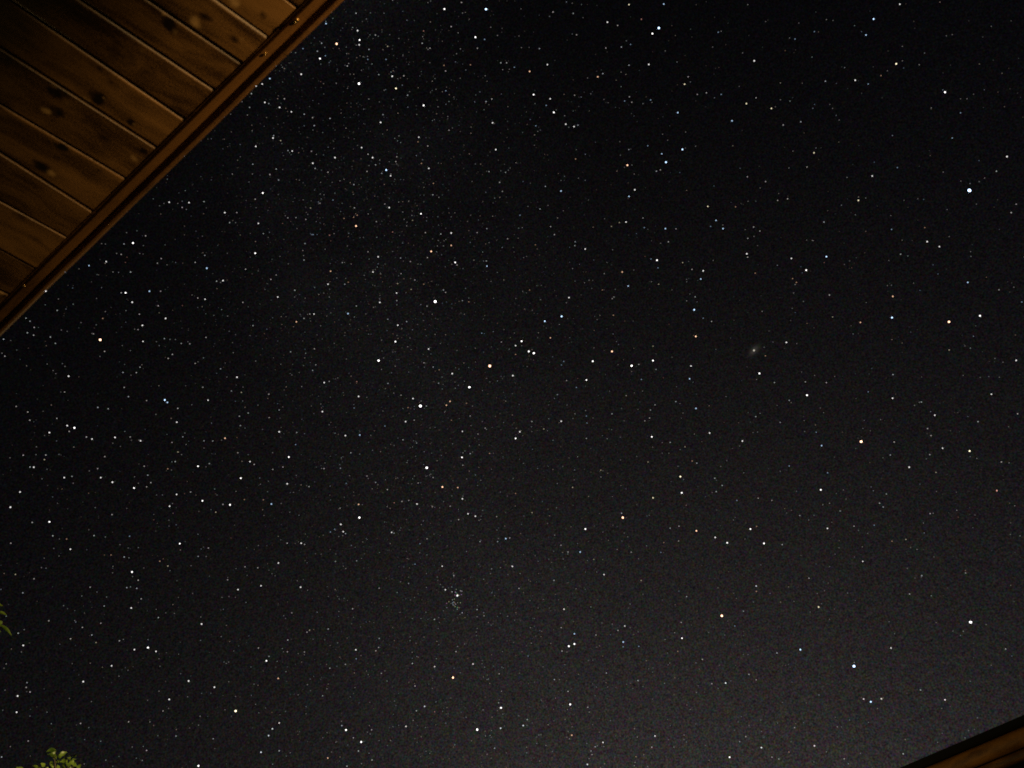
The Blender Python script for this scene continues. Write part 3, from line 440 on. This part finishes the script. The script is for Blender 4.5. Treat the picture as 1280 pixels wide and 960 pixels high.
(960, 720): "205,11,2w 246,87,1w 267,138,1w 253,155,3y 10,87,1w 308,217,1w 211,180,1w 708,90,2w 767,4,1w 735,10,1w 398,85,1w 1013,231,5w 925,275,1w 615,360,3w 430,451,6b 478,615,3w 514,629,4b 567,614,3w 162,368,4b 45,385,2w 763,570,2w 885,619,3w 1188,365,2w 1116,446,1w 1011,526,1w 1047,709,1w 1003,773,1w 1032,767,1w 871,786,1w 848,832,1w 676,889,2w 381,914,2w 462,886,1w 232,849,3w 105,880,2o 20,906,2w 54,915,2w 133,758,2w 367,755,1w 336,706,1w 178,733,1w 115,828,1w 48,735,1w 633,288,1w 869,662,1w 1091,243,1w 72,632,1w"}
STARS = []
for (ox, oy), s in TILES.items():
    for w in s.split():
        x, y, c = w.split(',')
        x, y = ox + float(x) / 4, oy + float(y) / 4
        if any(abs(x - p[0]) + abs(y - p[1]) < 1.2 for p in STARS[-400:]): continue
        STARS.append((x, y, int(c[0]), c[1]))
STAR_R = 5000.0
RAD = {0: 0.5, 1: 0.58, 2: 0.72, 3: 0.84, 4: 0.97, 5: 1.15, 6: 1.32, 7: 1.75}
LUM = {1: 0.16, 2: 0.38, 3: 1.0, 4: 2.1, 5: 2.9, 6: 3.6, 7: 5.0}
HUE = {'w': (1, .965, .94), 'b': (.50, .72, 1), 'o': (1, .58, .36), 'y': (1, .88, .58), 'r': (1, .45, .36)}
WORD = {'w': 'white', 'b': 'blue', 'o': 'orange', 'y': 'yellow', 'r': 'reddish'}
def emit_mat(name, col, s):
    m = bpy.data.materials.new(name); m.use_nodes = True; t = m.node_tree; t.nodes.clear()
    o = N(t, 'ShaderNodeOutputMaterial'); e = N(t, 'ShaderNodeEmission'); e.inputs[0].default_value = (*col, 1); e.inputs[1].default_value = s
    t.links.new(e.outputs[0], o.inputs['Surface'])
    try: m.cycles.emission_sampling = 'NONE'
    except Exception: pass
    return m
def star_mesh(tier, hue):
    bm = bmesh.new(); bmesh.ops.create_icosphere(bm, subdivisions=2 if tier > 4 else 1, radius=1.0)
    me = bpy.data.meshes.new('star'); bm.to_mesh(me); bm.free(); me.materials.append(emit_mat('starlight', HUE[hue], LUM[tier])); return me
rs = random.Random(3)
order = sorted(range(len(STARS)), key=lambda i: (-STARS[i][2], STARS[i][3] == 'w', i))
single, rest = order[:300], order[300:]
# landmarks that the labels refer to, each easy to find in the sky
MARKS = [(612, 457, 'big orange star at the centre'), (942, 438, 'smudgy oval galaxy'), (570, 748, 'dense star cluster low in the sky'), (544, 377, 'big white star above the centre'),
         (525, 507, 'big white star with a faint companion left of centre'), (533, 585, 'big white star below the centre'), (1212, 238, 'brightest star in the sky'), (1067, 833, 'big blue star above the shed'),
         (1213, 778, 'big white star over the shed eave'), (902, 770, 'lone big orange star over the shed side'), (1076, 552, 'big orange star on the right'), (1186, 402, 'orange star beside a white one at the far right'),
         (823, 35, 'blue pair near the top'), (607, 11, 'blue star at the top edge'), (784, 206, 'orange star in the upper sky'), (294, 889, 'yellow star low on the left'), (566, 847, 'orange star low in the sky'),
         (596, 912, 'big white star at the bottom edge'), (1246, 613, 'reddish star at the right edge'), (125, 425, 'big star below the porch roof'), (57, 364, 'star touching the porch roof'), (421, 55, 'orange star beside the porch roof'),
         (206, 501, 'tight blue pair on the left'), (449, 647, 'big white star left of the cluster'), (778, 647, 'orange star with a small companion'), (449, 104, 'bright star out from the porch roof'), (667, 441, 'tight bright pair right of centre'),
         (1120, 79, 'yellow star in the upper right'), (66, 940, 'tree leaves at the bottom'), (3, 772, 'tree leaves at the left edge'), (185, 811, 'bright trio low on the left'), (445, 282, 'orange knot of stars'), (328, 241, 'white star near the roof edge')]
def side(dx, dy):
    a = math.degrees(math.atan2(-dy, dx)) % 360
    return ['directly right', 'upper right', 'above and right', 'straight above', 'above and left', 'upper left', 'directly left', 'lower left', 'below and left', 'straight below', 'below and right', 'lower right'][int((a + 15) // 30) % 12]
SIDE_OF = {'directly right': 'right of', 'upper right': 'to the upper right of', 'above and right': 'above and right of', 'straight above': 'straight above', 'above and left': 'above and left of', 'upper left': 'to the upper left of',
           'directly left': 'left of', 'lower left': 'to the lower left of', 'below and left': 'below and left of', 'straight below': 'straight below', 'below and right': 'below and right of', 'lower right': 'to the lower right of'}
SIZE = {2: 'small', 3: 'mid-sized', 4: 'bright', 5: 'big', 6: 'very big', 7: 'brightest'}
NEARW = [(9, 'touching'), (22, 'close'), (48, 'just'), (85, 'some way'), (1e9, 'far')]
OWN = {(1212, 238): 'brightest star of all, blue white, high on the right of the sky', (612, 457): 'very big orange star near the centre of the sky', (544, 377): 'very big white star a little above the centre',
       (525, 507): 'very big white star with a faint star close on its right, left of centre', (1067, 833): 'very big blue star above a row of three, over the shed', (902, 770): 'very big orange star alone low on the right',
       (1076, 552): 'very big orange star in the right half, halfway down', (125, 425): 'very big pale orange star just below the lower end of the porch roof', (533, 585): 'very big white star alone below and left of the centre',
       (1213, 778): 'big white star alone high over the shed eave'}
used = set()
def label_for(i):
    x, y, t, h = STARS[i]
    for (ax, ay), s in OWN.items():
        if abs(ax - x) + abs(ay - y) < 4 and t >= 5: used.add(s); return s
    near = sorted(((math.hypot(x - a, y - b), a, b, s) for a, b, s in MARKS))
    head = f'{SIZE[t]} {WORD[h]} star'
    own = near[0][3]
    if near[0][0] < 4 and t >= 3 and own not in used and not any(w in own for w in ('pair', 'trio', 'knot', 'cluster', 'leaves', 'galaxy')):
        used.add(own); return own
    cand = []
    for (d, a, b, s) in near[:6]:
        if d < 4: continue
        nw = next(w for lim, w in NEARW if d < lim)
        nw = 'close' if nw == 'touching' else nw
        cand.append(f'{head} {nw} {SIDE_OF[side(x - a, y - b)]} the {s}')
    for (d, a, b, s) in near[:4]:                              # between two landmarks
        for (d2, a2, b2, s2) in near[1:7]:
            if s2 != s and (x - a) * (x - a2) + (y - b) * (y - b2) < 0 and len((s + s2).split()) < 11:
                cand.append(f'{head} between the {s} and the {s2}')
    cand.append(f'{head}, {SIDE_OF[side(x - near[0][1], y - near[0][2])]} the {near[0][3]}')
    for alt in ('', 'lone '):
        for c in cand:
            c2 = alt + c
            if c2 not in used and len(c2.split()) <= 16:
                used.add(c2); return c2
    print('LABEL FALLBACK', i)
    c = f'{head} nearest sky {round(x / 12.8)} across, {round(y / 9.6)} down, near the {near[0][3]}'
    return c
cache = {}
for i in single:
    x, y, t, h = STARS[i]
    key = (t, h)
    if key not in cache: cache[key] = star_mesh(t, h)
    o = bpy.data.objects.new('star', cache[key]); COL.objects.link(o)
    dist = STAR_R * rs.uniform(0.92, 1.08); r = RAD[t] * rs.uniform(0.92, 1.1) / F * dist
    o.location = CAM + ray(x, y) * dist
    o.rotation_euler = (rs.uniform(0, 3), rs.uniform(0, 3), rs.uniform(0, 3)); o.scale = (r * rs.uniform(0.85, 1.15), r * rs.uniform(0.85, 1.15), r * rs.uniform(0.85, 1.15))
    tag(o, label_for(i), 'star', 'stars in the night sky')
# the rest and the faint ones nobody can count
V, Fc, Cc = [], [], []
OCT = [(1, 0, 0), (-1, 0, 0), (0, 1, 0), (0, -1, 0), (0, 0, 1), (0, 0, -1)]
OF = [(0, 2, 4), (2, 1, 4), (1, 3, 4), (3, 0, 4), (2, 0, 5), (1, 2, 5), (3, 1, 5), (0, 3, 5)]
def dot(x, y, rad, col):
    rad *= 0.97
    dist = STAR_R * rs.uniform(0.95, 1.15); c = CAM + ray(x, y) * dist; r = rad / F * dist; st = len(V)
    for p in OCT: V.append(c + Vector(p) * r); Cc.append(col)
    for f in OF: Fc.append(tuple(st + k for k in f))
for i in rest:
    x, y, t, h = STARS[i]; l = LUM[t] * rs.uniform(0.75, 1.2); c = HUE[h] if h != 'w' else rs.choice(((1, .965, .94), (.86, .92, 1), (1, .9, .84), (.92, 1, .97), (1, .86, .9)))
    dot(x, y, RAD[t] * 1.15, tuple(l * k for k in c))
nf = 0
while nf < 6000:
    x, y = rs.uniform(-90, 1370), rs.uniform(-70, 1030)
    xb = 410 + (y - 40) * 0.25
    w = 0.13 + 0.87 * math.exp(-((x - xb) / 190) ** 2)
    if x > 900 and y < 500: w *= 0.6
    if noise.noise(Vector((x / 70, y / 70, 1))) < -0.25: w *= 0.6
    if rs.random() > w: continue
    nf += 1
    l = 0.04 + 0.27 * rs.random() ** 4
    hu = rs.choice([(1, .95, .92), (1, .95, .92), (.7, .8, 1), (1, .7, .55), (1, .85, .7), (.75, .95, .9)])
    dot(x, y, 0.62, tuple(l * k for k in hu))
for i in range(26):                                            # the cluster's crowded heart
    a = rs.uniform(0, 6.28); rr = abs(rs.gauss(0, 7)); cx_, cy_ = ((567, 754), (572, 744))[i % 2]
    dot(cx_ + rr * math.cos(a), cy_ + rr * math.sin(a), 0.6, tuple(rs.uniform(0.12, 0.5) * k for k in (.9, .97, 1)))
fm = mesh('faint_stars', V, Fc)
ca = fm.attributes.new('glow', 'FLOAT_COLOR', 'POINT')
buf = []
for c in Cc: buf.extend((c[0], c[1], c[2], 1.0))
ca.data.foreach_set('color', buf)
m = emit_mat('faint_starlight', (1, 1, 1), 1.0); t = m.node_tree
at = N(t, 'ShaderNodeAttribute', attribute_name='glow')
e = next(n for n in t.nodes if n.type == 'EMISSION'); t.links.new(at.outputs['Color'], e.inputs[0])
fs = link('faint_stars', fm, m); tag(fs, 'countless faint stars dusted over the whole night sky', 'stars', kind='stuff')

# ------------------------------------------------------------------ galaxy: bright heart in a soft tilted oval glow
gp = CAM + ray(942.5, 438) * STAR_R
gal = empty('galaxy', gp)
bm = bmesh.new(); bmesh.ops.create_icosphere(bm, subdivisions=2, radius=1.15 / F * STAR_R); me = bpy.data.meshes.new('core'); bm.to_mesh(me); bm.free()
me.materials.append(emit_mat('galaxy_core', (1, .92, .76), 0.5)); o = bpy.data.objects.new('core', me); COL.objects.link(o); o.parent = gal
bm = bmesh.new(); bmesh.ops.create_icosphere(bm, subdivisions=4, radius=1.0)
me = bpy.data.meshes.new('halo'); bm.to_mesh(me); bm.free()
m = bpy.data.materials.new('galaxy_glow'); m.use_nodes = True; t = m.node_tree; t.nodes.clear()
o_ = N(t, 'ShaderNodeOutputMaterial'); pv = N(t, 'ShaderNodeVolumePrincipled'); t.links.new(pv.outputs[0], o_.inputs['Volume'])
tcg = N(t, 'ShaderNodeTexCoord'); ln = VM(t, 'LENGTH', tcg.outputs['Object']).outputs['Value']
fall = M(t, 'EXPONENT', M(t, 'MULTIPLY', ln, -4.2)); fall = M(t, 'MULTIPLY', fall, M(t, 'SUBTRACT', 1.0, ln, clamp=True))
aH = 17.0 / F * STAR_R
pv.inputs['Density'].default_value = 0.0; pv.inputs['Emission Color'].default_value = (1, .9, .74, 1)
t.links.new(M(t, 'MULTIPLY', fall, 0.22 / aH), pv.inputs['Emission Strength'])
me.materials.append(m); o = bpy.data.objects.new('halo', me); COL.objects.link(o); o.parent = gal
ax = (R_ * 0.66 + U_ * 0.75).normalized(); ay = (-R_ * 0.75 + U_ * 0.66).normalized(); az = ax.cross(ay)
o.rotation_euler = Matrix((ax, ay, az)).transposed().to_euler(); o.scale = (aH, aH * 0.5, aH * 0.6)
tag(gal, 'smudgy pale oval galaxy with a bright heart, right of the sky centre', 'galaxy')
